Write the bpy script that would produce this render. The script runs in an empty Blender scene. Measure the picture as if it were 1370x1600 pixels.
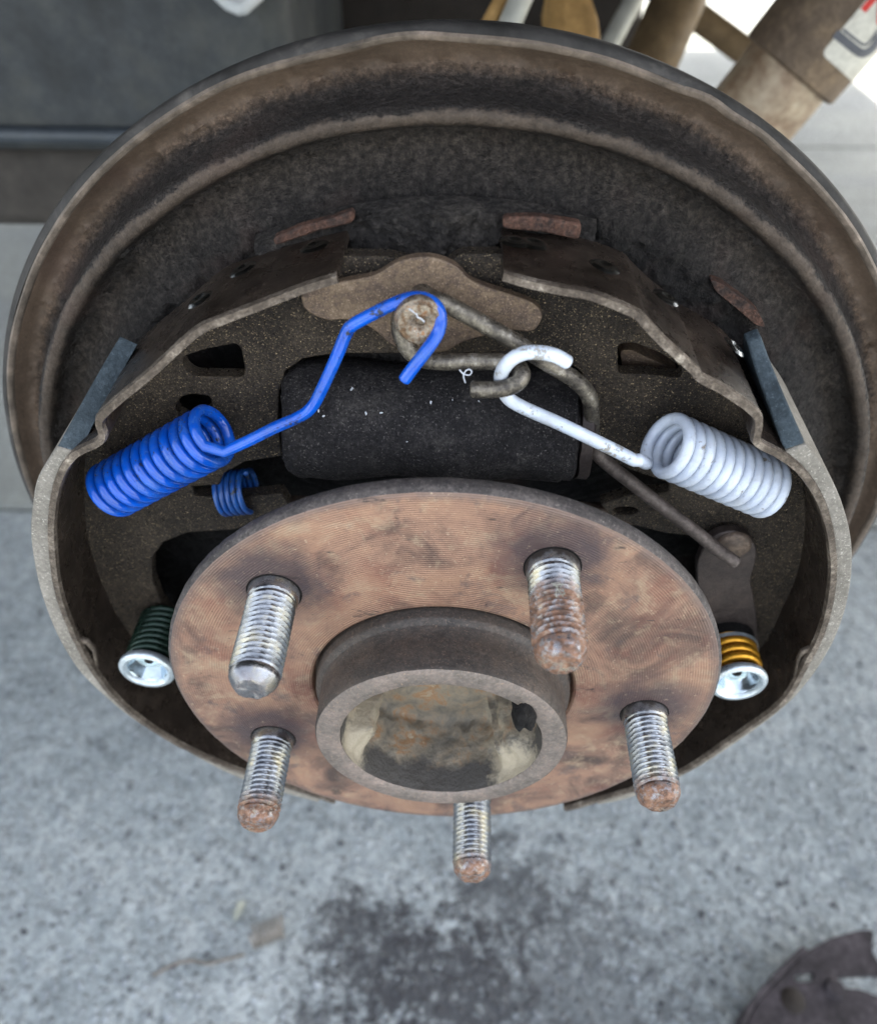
import bpy, bmesh, math, random
from mathutils import Vector, noise, Matrix
random.seed(7)
C = bpy.context.scene.collection
S = 0.001                      # all shapes below are written in millimetres
R = math.radians
# ------------------------------------------------------------------ camera
CO = Vector((2.96, -127.63, 188.40)); F = 1259.7
RT = Vector((0.999492, 0.031867, 0)); UP = Vector((-0.021855, 0.685503, 0.727742)); FW = Vector((-0.023191, 0.727372, -0.685851))
cd = bpy.data.cameras.new('camera'); cam = bpy.data.objects.new('camera', cd); C.objects.link(cam)
m3 = Matrix((RT, UP, -FW)).transposed()
cam.matrix_world = Matrix.Translation(CO * S) @ m3.to_4x4()
cd.sensor_fit = 'VERTICAL'; cd.sensor_height = 36; cd.lens = 36 * F / 1600
cd.clip_start = 0.005; cd.clip_end = 200
cd.dof.use_dof = True; cd.dof.focus_distance = 0.200; cd.dof.aperture_fstop = 11.5
bpy.context.scene.camera = cam
# ------------------------------------------------------------------ light
W = bpy.data.worlds.new("World"); bpy.context.scene.world = W; W.use_nodes = True
nt = W.node_tree; bg = nt.nodes['Background']; sky = nt.nodes.new('ShaderNodeTexSky')
SUN_EL, SUN_AZ = R(47), R(62)     # azimuth measured from +Y towards +X
sky.sky_type = 'NISHITA'; sky.sun_disc = False; sky.sun_elevation = SUN_EL; sky.sun_rotation = SUN_AZ
sky.air_density = 1.0; sky.dust_density = 3.0
hs = nt.nodes.new('ShaderNodeHueSaturation'); hs.inputs['Saturation'].default_value = .42
nt.links.new(sky.outputs[0], hs.inputs['Color']); nt.links.new(hs.outputs[0], bg.inputs[0]); bg.inputs[1].default_value = 0.15
sl = bpy.data.lights.new('sun', 'SUN'); sl.energy = 4.2; sl.angle = R(0.5); sl.color = (1, .93, .82)
so = bpy.data.objects.new('sun', sl); C.objects.link(so)
sd = Vector((math.sin(SUN_AZ) * math.cos(SUN_EL), math.cos(SUN_AZ) * math.cos(SUN_EL), math.sin(SUN_EL)))
so.rotation_euler = sd.to_track_quat('Z', 'Y').to_euler()
vs = bpy.context.scene.view_settings
vs.view_transform = 'Standard'; vs.look = 'None'; vs.gamma = 1; vs.exposure = 2.45

# ------------------------------------------------------------------ measuring helpers (mm)
def ray(x, y): return ((x - 685) / F) * RT - ((y - 800) / F) * UP + FW
def bp(x, y, Y):
    d = ray(x, y); return CO + d * ((Y - CO.y) / d.y)
def bz(x, y, Z):
    d = ray(x, y); return CO + d * ((Z - CO.z) / d.z)
def bd(x, y, D): return CO + ray(x, y) * D

def onbore(x, y):
    d = ray(x, y)
    for q in range(1800, 3000):
        P = CO + d * q * .1
        if P.y > -15 and math.hypot(P.x, P.z) > 24.6: return P
        if P.y > 5: return P
# ------------------------------------------------------------------ materials
def hexc(h):
    v = [int(h[i:i+2], 16) / 255 for i in (0, 2, 4)]
    return tuple(c / 12.92 if c < .04045 else ((c + .055) / 1.055) ** 2.4 for c in v) + (1,)
class NB:
    def __init__(s, name):
        s.m = bpy.data.materials.new(name); s.m.use_nodes = True; s.t = s.m.node_tree
        s.b = s.t.nodes['Principled BSDF']
        tc = s.t.nodes.new('ShaderNodeTexCoord'); vm = s.t.nodes.new('ShaderNodeVectorMath'); vm.operation = 'SCALE'
        vm.inputs['Scale'].default_value = 1000; s.l(tc.outputs['Object'], vm.inputs[0]); s.co = vm.outputs[0]
    def l(s, a, b): s.t.links.new(a, b)
    def n(s, k, **kw):
        n = s.t.nodes.new(k)
        for a, v in kw.items(): setattr(n, a, v)
        return n
    def noise(s, mm, detail=4, rough=.55, dist=0, co=None, stretch=None, off=0):
        c = co or s.co
        mp = s.n('ShaderNodeMapping'); s.l(c, mp.inputs[0]); mp.inputs['Location'].default_value = (off, off * .7, -off)
        if stretch: mp.inputs['Scale'].default_value = stretch
        n = s.n('ShaderNodeTexNoise'); n.inputs['Scale'].default_value = 1 / mm; n.inputs['Detail'].default_value = detail
        n.inputs['Roughness'].default_value = rough; n.inputs['Distortion'].default_value = dist
        s.l(mp.outputs[0], n.inputs['Vector']); return n.outputs[0]
    def vor(s, mm, feature='F1', off=0):
        mp = s.n('ShaderNodeMapping'); s.l(s.co, mp.inputs[0]); mp.inputs['Location'].default_value = (off, off, off)
        n = s.n('ShaderNodeTexVoronoi', feature=feature); n.inputs['Scale'].default_value = 1 / mm; s.l(mp.outputs[0], n.inputs['Vector'])
        return n.outputs['Distance'], n.outputs['Color']
    def ramp(s, v, stops):
        r = s.n('ShaderNodeValToRGB'); e = r.color_ramp.elements
        while len(e) < len(stops): e.new(.5)
        for q, (p, c) in zip(e, stops):
            q.position = p; q.color = hexc(c) if isinstance(c, str) else ((c,) * 3 + (1,) if not isinstance(c, tuple) else c)
        s.l(v, r.inputs[0]); return r.outputs[0]
    def mix(s, f, a, b, mode='MIX'):
        n = s.n('ShaderNodeMix', data_type='RGBA', blend_type=mode)
        for i, v in ((0, f), (6, a), (7, b)):
            if isinstance(v, str): n.inputs[i].default_value = hexc(v)
            elif isinstance(v, (int, float)): n.inputs[i].default_value = v if i == 0 else (v, v, v, 1)
            else: s.l(v, n.inputs[i])
        return n.outputs[2]
    def math(s, op, a, b=0, c=None):
        n = s.n('ShaderNodeMath', operation=op)
        for i, v in enumerate((a, b) if c is None else (a, b, c)):
            if isinstance(v, (int, float)): n.inputs[i].default_value = v
            else: s.l(v, n.inputs[i])
        return n.outputs[0]
    def axis(s, k):
        n = s.n('ShaderNodeSeparateXYZ'); s.l(s.co, n.inputs[0]); return n.outputs[k]
    def bump(s, h, mm, strength=1, prev=None):
        b = s.n('ShaderNodeBump'); b.inputs['Distance'].default_value = mm * .001; b.inputs['Strength'].default_value = strength
        s.l(h, b.inputs['Height'])
        if prev is not None: s.l(prev, b.inputs['Normal'])
        return b.outputs[0]
    def out(s, color=None, rough=None, metal=None, normal=None, coat=None):
        for k, v in (('Base Color', color), ('Roughness', rough), ('Metallic', metal), ('Normal', normal), ('Coat Weight', coat)):
            if v is None: continue
            if isinstance(v, str): s.b.inputs[k].default_value = hexc(v)
            elif isinstance(v, (int, float)): s.b.inputs[k].default_value = v
            else: s.l(v, s.b.inputs[k])
        return s.m

def grime(name, stops, mm=9, fine=.9, bump_mm=.25, rough=(.35, .7), metal=.2, specks=None, off=0, coarse_bump=0, grit=.3):
    """worn, dirty metal: two scales of blotches, gritty relief, uneven gloss"""
    k = NB(name)
    a = k.noise(mm, 6, .65, .4, off=off); b = k.noise(fine * 2.2, 4, .7, off=off + 3)
    v = k.math('MULTIPLY_ADD', b, .45, k.math('MULTIPLY', a, .62))
    col = k.ramp(v, stops)
    if specks:
        sp = k.noise(fine * .8, 2, .6, off=9 + off)
        col = k.mix(k.ramp(sp, [(.60, 0.), (.72, 1.)]), col, specks)
    g = k.noise(fine, 5, .7, off=1 + off)
    if grit:   # grit paints relief shading into the colour: grain tops lighter, pits darker
        col = k.mix(1., col, k.ramp(g, [(.34, 1 - grit), (.5, 1.), (.62, 1 + grit * 1.3)]), 'MULTIPLY')
    nn = k.bump(g, bump_mm * 1.9)
    if coarse_bump: nn = k.bump(k.noise(mm * .5, 4, .6, off=5), coarse_bump, 1, nn)
    if metal <= .2 and rough[0] > .35: k.b.inputs['Specular IOR Level'].default_value = .22
    r = k.ramp(k.noise(fine * 3, 3, .6, off=7 + off), [(.35, rough[0]), (.65, rough[1])])
    return k.out(col, r, metal, nn)

M = {}
M['web'] = grime('oily grained shoe metal', [(.30, '141210'), (.5, '2e2823'), (.66, '4b4238'), (.8, '6a5d4d')], 30, .5, .34, (.22, .5), .4, specks='b39f7e', grit=0.42)  # pale specks paint the golden sparkle of the oily grain
M['table'] = grime('dark smooth oily shoe rim', [(.3, '1d1815'), (.52, '352d27'), (.72, '544940')], 18, 1.6, .07, (.2, .42), .4, grit=0.1)
M['edge'] = grime('worn shoe rim edge', [(.3, '352e28'), (.5, '574d43'), (.62, '7d7266'), (.72, 'b5aa9b')], 9, .6, .2, (.35, .6), .45, grit=0.3)
M['cyl'] = grime('black grimy cylinder crust', [(.32, '131213'), (.55, '272526'), (.70, '413e3c'), (.82, '6a6663')], 11, .7, .4, (.4, .7), .15, specks='625e5b', coarse_bump=.15, grit=0.45)
M['pad'] = grime('scuffed rusty pad', [(.3, '211d1c'), (.46, '3c322e'), (.6, '5c4338'), (.68, '4a403a'), (.8, '7a6b60')], 8, .9, .3, (.5, .8), .2, grit=0.45)
M['guide'] = grime('brown rusted plate', [(.3, '3a3029'), (.46, '5b4c41'), (.58, '74624f'), (.7, '8c7a68'), (.8, '8f7a5c')], 9, .55, .14, (.42, .65), .35, specks='a58f7c', grit=0.28)
M['rod'] = grime('oily grey steel rod', [(.3, '2b2723'), (.48, '4f4a44'), (.6, '7a7367'), (.72, 'a8a39c')], 4, .7, .1, (.2, .42), .6, grit=.12)
M['rod_dark'] = grime('dull brown rod', [(.3, '332d2a'), (.5, '544b46'), (.7, '736963')], 5, .8, .12, (.45, .65), .4, grit=0.18)
M['pinm'] = grime('rust spotted pin head', [(.3, '3d2f22'), (.46, '6d5640'), (.56, '91887a'), (.64, '85592f'), (.8, 'c0bbb0')], 3, .6, .12, (.22, .5), .6)
M['black'] = grime('black soot and hole shade', [(.3, '0b0a0a'), (.6, '1a1817'), (.8, '2a2724')], 9, .9, .4, (.5, .8), .1)
M['crud'] = grime('black caked brake dust', [(.3, '161515'), (.52, '2e2b29'), (.72, '4a4540')], 8, 1.3, .9, (.55, .85), .05, coarse_bump=.8, grit=.5)
M['lining'] = grime('pale grey brake lining', [(.3, '625d56'), (.5, '7f7a71'), (.7, '979188')], 14, .7, .25, (.6, .85), 0, specks='b9b3a8', grit=0.12)
M['lining_dark'] = grime('blue grey coated lining end', [(.3, '2b3236'), (.55, '434d53'), (.75, '58636a')], 8, .9, .25, (.6, .8), 0, specks='5e6a70', grit=0.12)
M['strut'] = grime('brown strut steel', [(.3, '332b27'), (.5, '564a41'), (.7, '7a6858')], 6, .9, .15, (.4, .6), .3, grit=0.18)
M['lever'] = grime('dark lever plate', [(.3, '221d1c'), (.5, '38302d'), (.7, '4d433e')], 12, .6, .1, (.4, .6), .3, grit=0.12)
M['zinc'] = grime('bright zinc plated steel', [(.3, 'a9b4ba'), (.6, 'c9d2d6')], 4, 1.2, .03, (.26, .42), .7, grit=.12)
M['zinc_socket'] = grime('polished zinc socket', [(.3, '9fb0ba'), (.6, 'cdd9df')], 4, 1.2, .03, (.12, .2), .95, grit=.0)
M['gold'] = grime('gold plated spring wire', [(.3, 'a87418'), (.6, 'd69c33')], 6, 2, .03, (.25, .35), .75, grit=.12)
M['green'] = grime('dark green spring wire', [(.3, '14231c'), (.6, '263a30')], 6, 2, .03, (.2, .35), .4, grit=.12)
M['greyspring'] = grime('tarnished grey spring', [(.3, '4a4540'), (.6, '8f8981')], 5, 2, .05, (.35, .5), .5)
M['dimple'] = grime('oil wet dimple', [(.3, '4b4d50'), (.6, '84898e')], 3, 1, .05, (.06, .14), 1.0)  # base colour lightened to paint glints on the dark dimples
M['flake'] = grime('white paint flake', [(.3, '9a9da2'), (.6, 'c5c9ce')], 3, 1, .05, (.5, .6), 0, grit=0.0)
M['oldshoe'] = grime('discarded shoe steel', [(.3, '1d1b1c'), (.5, '353133'), (.66, '4d474a'), (.8, '6b6263')], 22, 3, .3, (.45, .7), .2, grit=0.2)
M['panel'] = grime('dusty dark underbody', [(.3, '2c2d2d'), (.5, '3c3f41'), (.66, '4c4d4a'), (.8, '5f5f59')], 130, 12, .5, (.45, .65), .1, grit=.1)
M['panel_low'] = grime('brown dusty sill', [(.3, '302d2a'), (.55, '3f3b37'), (.75, '4d4842')], 90, 10, .5, (.6, .8), .05, grit=0.1)
M['bead'] = grime('blue grey highlight bead', [(.3, '2f3439'), (.6, '40464c')], 90, 10, .5, (.3, .5), .1, grit=.1)
M['under'] = grime('dark wheel house', [(.3, '1c1916'), (.6, '322c27')], 160, 12, .5, (.6, .8), .05, grit=0.1)
M['sunlit_tan'] = grime('tan rusted arm', [(.3, '6b5234'), (.5, '9b7a4c'), (.7, 'c09a62')], 60, 6, .4, (.55, .75), .1, grit=0.1)  # warm bounced sunlight put into the tan base colour
M['brown_arm'] = grime('brown suspension steel', [(.3, '4e4131'), (.5, '6e5c44'), (.7, '8b7557')], 60, 6, .4, (.55, .75), .1, grit=0.1)
M['pale_rod'] = grime('pale grey rod', [(.3, '8b8b84'), (.6, 'b1b0a6')], 60, 6, .2, (.4, .6), .2, grit=0.08)
M['white_bracket'] = grime('pale grey bracket', [(.3, '9ba0a4'), (.6, 'c3c5c3')], 60, 6, .2, (.4, .6), .1, grit=0.05)
M['sleeve'] = grime('brown oxidised shock sleeve', [(.3, '453a31'), (.5, '655749'), (.7, '85725c')], 38, 3, .3, (.5, .7), .2, grit=0.15)
M['tube'] = grime('weathered pale shock tube', [(.3, '5f4a38'), (.46, '86705a'), (.6, 'ab9a82'), (.78, 'c8bfac')], 30, 4, .3, (.4, .6), .3, grit=.1)
M['label'] = grime('dirty white sticker', [(.3, 'a39e92'), (.6, 'c9c5b8')], 26, 3, .05, (.4, .5), 0, grit=.1)
M['red'] = grime('red print', [(.3, 'a8322c'), (.6, 'cc3c36')], 20, 3, .02, (.4, .5), 0, grit=.1)
M['ink'] = grime('dark grey print', [(.3, '45464a'), (.6, '5a5b60')], 20, 3, .02, (.4, .5), 0, grit=.1)
M['leaf'] = grime('dry pale leaf', [(.3, '8b8d80'), (.6, 'a8aa9c')], 10, 2, .1, (.6, .8), 0, grit=0.1)
M['twig'] = grime('thin dry twig', [(.3, '4f4840'), (.6, '7f766c')], 10, 2, .1, (.6, .8), 0)

def paint(name, a, b, dust, rough, wear='3a3c40', bmp=.05, sc=7, w0=1.02, dustamt=.5):
    k = NB(name)
    col = k.ramp(k.noise(sc, 3, .5), [(.35, a), (.65, b)])
    film = k.ramp(k.noise(5, 5, .7, .5, off=21), [(.46, 0.), (.72, 1.)])
    col = k.mix(k.math('MULTIPLY', film, dustamt), col, dust)
    w = k.noise(.9, 5, .75, off=4); w2 = k.noise(6, 2, .5, off=11)
    f = k.ramp(k.math('DIVIDE', k.math('ADD', w, k.math('MULTIPLY', w2, .8)), 1.5), [(w0 / 1.5, 0.), (w0 / 1.5 + .015, 1.)])
    col = k.mix(f, col, wear)
    r = k.math('ADD', k.math('MULTIPLY_ADD', film, .3, rough), k.math('MULTIPLY', f, .3))
    return k.out(col, r, 0, k.bump(k.noise(1.3, 4, .6), bmp, 1, k.bump(f, -.08)), .25)
M['blue'] = paint('blue enamel spring wire', '0746a8', '0a58c8', '3a649c', .1, '1d2430', .06, w0=1.085)
M['blue_dull'] = paint('blue enamel, dusty', '174a96', '2560ac', '3a4a5c', .3)
M['white'] = paint('white enamel spring wire', 'b3bccb', 'c9d1dc', '8f8f8c', .24, '8c8680', .1, w0=1.13, dustamt=.45)
M['white_worn'] = paint('white enamel, chipped leg', 'c2ccda', 'd6dee8', 'a5a29b', .22, 'a19d95', .1, w0=1.06)

def relief_mask(k, f): return k.ramp(f, [(.5, 1.), (.55, .3), (.61, .3), (.63, 1.), (.68, .9), (.73, .2), (.9, .15)])
def plate_mat():
    k = NB('dusty backing plate steel'); x, y, z = k.axis(0), k.axis(1), k.axis(2)
    rr = k.math('SQRT', k.math('ADD', k.math('POWER', x, 2), k.math('POWER', z, 2)))
    n1 = k.noise(14, 5, .65, .3); n2 = k.noise(1.4, 4, .7)
    rj = k.math('ADD', rr, k.math('MULTIPLY_ADD', n2, 3, k.math('MULTIPLY', n1, 4)))   # radius, ragged (adds about 6)
    f = k.math('DIVIDE', k.math('SUBTRACT', rj, 97.5), 60)
    base = k.ramp(f, [(0, '121111'), (.22, '1b1918'), (.36, '2c2825'), (.46, '38322c'), (.545, '25211e'), (.565, '453c34'), (.60, '4e443b'), (.612, '2a2624'), (.665, '332d29'), (.70, '54463a'), (.80, '5e5044'), (.84, '5a4f44')])  # black crud plus painted shade: dark ring inside the ridge, black towards the centre
    var = k.ramp(k.noise(32, 5, .6, off=3), [(.3, .62), (.7, 1.35)])
    col = k.mix(1., base, var, 'MULTIPLY')
    fg = k.noise(1.5, 5, .75, off=9)
    col = k.mix(k.ramp(relief_mask(k, f), [(0, 0.), (1, 1.)]), col, k.mix(1., col, k.ramp(fg, [(.36, .35), (.5, .95), (.64, 2.1)]), 'MULTIPLY'))  # fine relief shading put into the colour of the grainy zones
    brown = k.ramp(k.noise(24, 3, .5, off=20), [(.55, 0.), (.75, .5)])
    col = k.mix(brown, col, '4a3a33')
    grit = k.ramp(f, [(.5, 1.), (.54, .25), (.61, .3), (.63, 1.), (.68, .6), (.71, .12), (.9, .08)])
    h = k.math('MULTIPLY', k.math('ADD', k.noise(1.5, 5, .7), k.math('MULTIPLY', k.noise(.6, 3, .6), .5)), grit)
    k.b.inputs['Specular IOR Level'].default_value = .3
    k.out(col, k.ramp(k.noise(3, 3, .6), [(.3, .42), (.7, .78)]), .1, k.bump(h, 1.6, 1))
    return k.m
M['plate'] = plate_mat()
k = NB('outer plate band, blue grey'); col = k.ramp(k.noise(22, 5, .7, .6), [(.35, '282725'), (.55, '3c3a38'), (.72, '605c57')])
k.b.inputs['Specular IOR Level'].default_value = .25; M['band'] = k.out(col, .6, .05, k.bump(k.noise(3, 5, .6), .2))
k = NB('plate lip edge, dusty tan'); col = k.ramp(k.noise(9, 6, .7, .3), [(.3, '463f38'), (.5, '6a5f54'), (.64, '85776a'), (.75, 'a89a8d')])
M['lip'] = k.out(col, .6, .2, k.bump(k.noise(1.5, 4, .6), .3))

def flange_mat():
    k = NB('rust toned machined flange'); x, y, z = k.axis(0), k.axis(1), k.axis(2)
    rr = k.math('SQRT', k.math('ADD', k.math('POWER', x, 2), k.math('POWER', z, 2)))
    n1 = k.noise(21, 5, .62, 1.0); n2 = k.noise(26, 4, .6, .6, off=31); n3 = k.noise(9, 6, .75, .5, off=13)
    col = k.ramp(n1, [(.30, '54453f'), (.42, '7b6154'), (.5, '957563'), (.6, 'a17f69'), (.72, 'a8917a')])
    col = k.mix(k.ramp(n2, [(.54, 0.), (.68, .6)]), col, '7e4f43')
    col = k.mix(k.ramp(n3, [(.52, 0.), (.68, .62)]), col, 'b09c82')
    col = k.mix(k.ramp(k.noise(12, 5, .7, .3, off=50), [(.58, 0.), (.68, .7)]), col, '5f5352')
    outer = k.ramp(k.math('MULTIPLY_ADD', k.noise(6, 4, .7, off=2), 10, rr), [(0, 0.), (1, 0.)])
    # grey purple soot around each stud and small black scuffs (stains of their own shape)
    for i in range(5):
        a = R(P_TH + 126 - 72 * i); px, pz = 57.15 * math.cos(a), 57.15 * math.sin(a) + 4
        d = k.math('SQRT', k.math('ADD', k.math('POWER', k.math('SUBTRACT', x, px), 2), k.math('POWER', k.math('SUBTRACT', z, pz), 2)))
        d = k.math('DIVIDE', k.math('ADD', d, k.math('MULTIPLY', k.noise(7, 3, .6, off=8), -10)), 20)
        col = k.mix(k.ramp(d, [(.15, .85), (.62, 0.)]), col, '4b4246')
    e = k.math('DIVIDE', k.math('ADD', rr, k.math('MULTIPLY', k.noise(5, 4, .7, off=2), 5)), 90)
    col = k.mix(k.ramp(e, [(.815, 0.), (.84, .8)]), col, '6f5f58')
    sc = k.noise(7, 4, .75, .2, stretch=(.5, 1, 1.5), off=70)
    col = k.mix(k.ramp(sc, [(.64, 0.), (.70, .8)]), col, '3d3634')
    pit = k.noise(1.1, 3, .7, off=99)
    col = k.mix(k.ramp(pit, [(.66, 0.), (.72, .65)]), col, '3a2f2c')
    col = k.mix(k.ramp(k.noise(1.4, 4, .8, off=120), [(.60, 0.), (.72, .6)]), col, 'cdb79c')
    wob = k.math('MULTIPLY_ADD', k.noise(40, 1, .5), 1.2, rr)
    ring = k.math('SINE', k.math('MULTIPLY', wob, 2 * math.pi / .66))
    fade = k.ramp(k.noise(11, 5, .75, off=44), [(.36, .05), (.6, 1.)])
    h = k.math('MULTIPLY', ring, fade)
    tint = k.math('MULTIPLY_ADD', h, .13, 1.0)
    col = k.mix(1., col, tint, 'MULTIPLY')
    nn = k.bump(h, .055, 1); nn = k.bump(k.noise(.7, 4, .7), .09, 1, nn)
    return k.out(col, k.ramp(k.noise(5, 4, .6), [(.3, .34), (.7, .56)]), .42, nn)
P_TH = math.degrees(.1715)
M['flange'] = flange_mat()
M['flange_edge'] = grime('dark grey flange rim', [(.3, '2f2b2a'), (.5, '4a4543'), (.7, '6a625e')], 7, .9, .3, (.5, .75), .25, specks='77706a', grit=0.28)
M['pilot'] = grime('dark machined hub collar', [(.3, '2a2826'), (.5, '433e3a'), (.7, '5a5048')], 13, .8, .12, (.4, .65), .35, specks='6a5c50', grit=0.15)
M['pilot_face'] = grime('grey hub collar face', [(.3, '554f49'), (.5, '736a63'), (.7, '8c7d74')], 9, .8, .15, (.4, .6), .35, specks='94806f', grit=0.15)
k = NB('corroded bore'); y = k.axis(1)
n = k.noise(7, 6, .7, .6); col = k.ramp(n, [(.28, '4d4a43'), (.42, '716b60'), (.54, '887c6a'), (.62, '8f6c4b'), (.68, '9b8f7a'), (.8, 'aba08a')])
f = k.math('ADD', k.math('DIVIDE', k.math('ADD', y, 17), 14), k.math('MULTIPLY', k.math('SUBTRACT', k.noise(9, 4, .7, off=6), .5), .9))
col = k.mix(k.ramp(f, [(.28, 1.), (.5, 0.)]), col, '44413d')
for px, py, rad in ((556, 1150, 5.5), (826, 1205, 7), (788, 1130, 4.5)):
    q = onbore(px, py); xx, zz = k.axis(0), k.axis(2)
    dd = k.math('SQRT', k.math('ADD', k.math('POWER', k.math('SUBTRACT', xx, q.x), 2), k.math('POWER', k.math('SUBTRACT', zz, q.z), 2)))
    dd = k.math('ADD', k.math('DIVIDE', dd, rad * 1.6), k.math('MULTIPLY', k.math('SUBTRACT', k.noise(3, 5, .75, off=33), .5), 1.5))
    col = k.mix(k.ramp(dd, [(.5, .85), (.95, 0.)]), col, 'a59a85')
M['bore'] = k.out(col, .6, .2, k.bump(k.noise(1.3, 5, .7), .5))
M['bore_pale'] = grime('pale corroded casting', [(.3, '6d604a'), (.48, 'a3916e'), (.6, 'c0ad88'), (.8, '9a7a50')], 6, .8, .4, (.55, .75), .1, grit=0.2)

def stud_mat(name, rust0, rust1, dark, seed):
    """y: 0 at the flange face, -28 at the tip; bare steel in between"""
    k = NB(name); y = k.axis(1)
    w = k.math('MULTIPLY_ADD', k.math('SUBTRACT', k.noise(3.5, 5, .7, off=seed), .5), 9, y)
    f = k.math('DIVIDE', w, -28)
    steel = k.ramp(k.noise(5, 4, .6, off=seed + 5), [(.3, '6a6d73'), (.5, '95979a'), (.7, 'aca48e')])
    rust = k.ramp(k.noise(2.2, 5, .7, off=seed + 2), [(.3, '372920'), (.43, '604636'), (.55, '825f4a'), (.66, '937660'), (.78, 'ab9e90')])
    rf = k.math('MULTIPLY', k.ramp(k.math('DIVIDE', f, 1.5), [(rust0 / 1.5, 0.), (rust1 / 1.5, 1.)]), k.ramp(k.noise(1.7, 5, .7, off=seed + 40), [(.38, .25), (.52, 1.)]))
    col = k.mix(rf, steel, rust)
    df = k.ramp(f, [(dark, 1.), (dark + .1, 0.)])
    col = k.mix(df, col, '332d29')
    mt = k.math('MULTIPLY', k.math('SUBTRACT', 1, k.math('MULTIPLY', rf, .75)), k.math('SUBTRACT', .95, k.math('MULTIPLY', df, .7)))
    ro = k.math('MULTIPLY_ADD', k.math('MAXIMUM', rf, df), .4, .16)
    return k.out(col, ro, mt, k.bump(k.noise(.8, 4, .7, off=seed), .08))
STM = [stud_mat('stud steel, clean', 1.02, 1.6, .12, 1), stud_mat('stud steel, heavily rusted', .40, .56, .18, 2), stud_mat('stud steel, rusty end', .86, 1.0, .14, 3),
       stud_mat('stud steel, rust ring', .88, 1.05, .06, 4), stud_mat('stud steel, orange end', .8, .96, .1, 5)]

def ground_mat(nm='rough grey concrete', tint=None):
    k = NB(nm); x, y = k.axis(0), k.axis(1)
    big = k.noise(210, 4, .6); n = k.noise(16, 6, .72)
    col = k.ramp(k.math('MULTIPLY_ADD', big, .5, k.math('MULTIPLY', n, .5)), [(.36, '6f7678'), (.5, '8c9394'), (.62, 'a3a8a7')])
    m8 = k.noise(3.6, 5, .8, .3, off=90)
    col = k.mix(1., col, k.ramp(m8, [(.38, .6), (.5, .98), (.62, 1.4)]), 'MULTIPLY')
    d, c = k.vor(7.5)
    sel = k.math('GREATER_THAN', k.math('DIVIDE', k.noise(7.5, 0, 0, off=3), 1), .56)
    peb = k.ramp(d, [(.25, 1.), (.42, 0.)])
    sepc = k.n('ShaderNodeSeparateColor'); k.l(c, sepc.inputs[0])
    pcol = k.ramp(sepc.outputs[0], [(0, '565a5e'), (.45, '84898b'), (.8, 'b4bac0'), (.95, 'b9c0c6')])
    col = k.mix(k.math('MULTIPLY', peb, .4), col, pcol)
    ds, _ = k.vor(23, off=40)
    col = k.mix(k.ramp(ds, [(.04, .6), (.12, 0.)]), col, '403d3b')
    for px, py, rad, s in ((bz(585, 1490, GZ).x, bz(585, 1490, GZ).y, 60, .72), (bz(850, 1560, GZ).x, bz(850, 1560, GZ).y, 120, .6), (bz(500, 1590, GZ).x, bz(500, 1590, GZ).y, 26, .7), (bz(780, 1400, GZ).x, bz(780, 1400, GZ).y, 60, .6), (bz(690, 1540, GZ).x, bz(690, 1540, GZ).y, 70, .8), (bz(560, 1450, GZ).x, bz(560, 1450, GZ).y, 40, .6)):
        dd = k.math('SQRT', k.math('ADD', k.math('POWER', k.math('SUBTRACT', x, px), 2), k.math('POWER', k.math('MULTIPLY', k.math('SUBTRACT', y, py), 1.2), 2)))
        dd = k.math('ADD', k.math('DIVIDE', dd, rad), k.math('MULTIPLY', k.math('SUBTRACT', k.noise(13, 7, .85, off=60), .5), 5.0))
        col = k.mix(k.math('MULTIPLY', k.ramp(dd, [(.45, 1.), (1., 0.)]), s), col, '2f2f33')
    if tint: col = k.mix(.5, col, k.ramp(k.noise(330, 4, .6, stretch=(.5, 1.6, 1)), [(.35, '83827a'), (.5, tint), (.65, 'a3a297')]))
    h = k.math('ADD', k.math('MULTIPLY', n, 1.6), peb)
    return k.out(col, k.ramp(k.noise(5, 3, .6), [(.3, .55), (.7, .85)]), 0, k.bump(h, 2.2, 1))
GZ = -430
M['ground'] = ground_mat(); M['ground_far'] = ground_mat('pale beige concrete', '8f8d7e')
k = NB('joint sealant and dirt'); M['joint'] = k.out(k.ramp(k.noise(20, 4), [(.3, '5a5853'), (.7, '77736b')]), .9)

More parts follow.
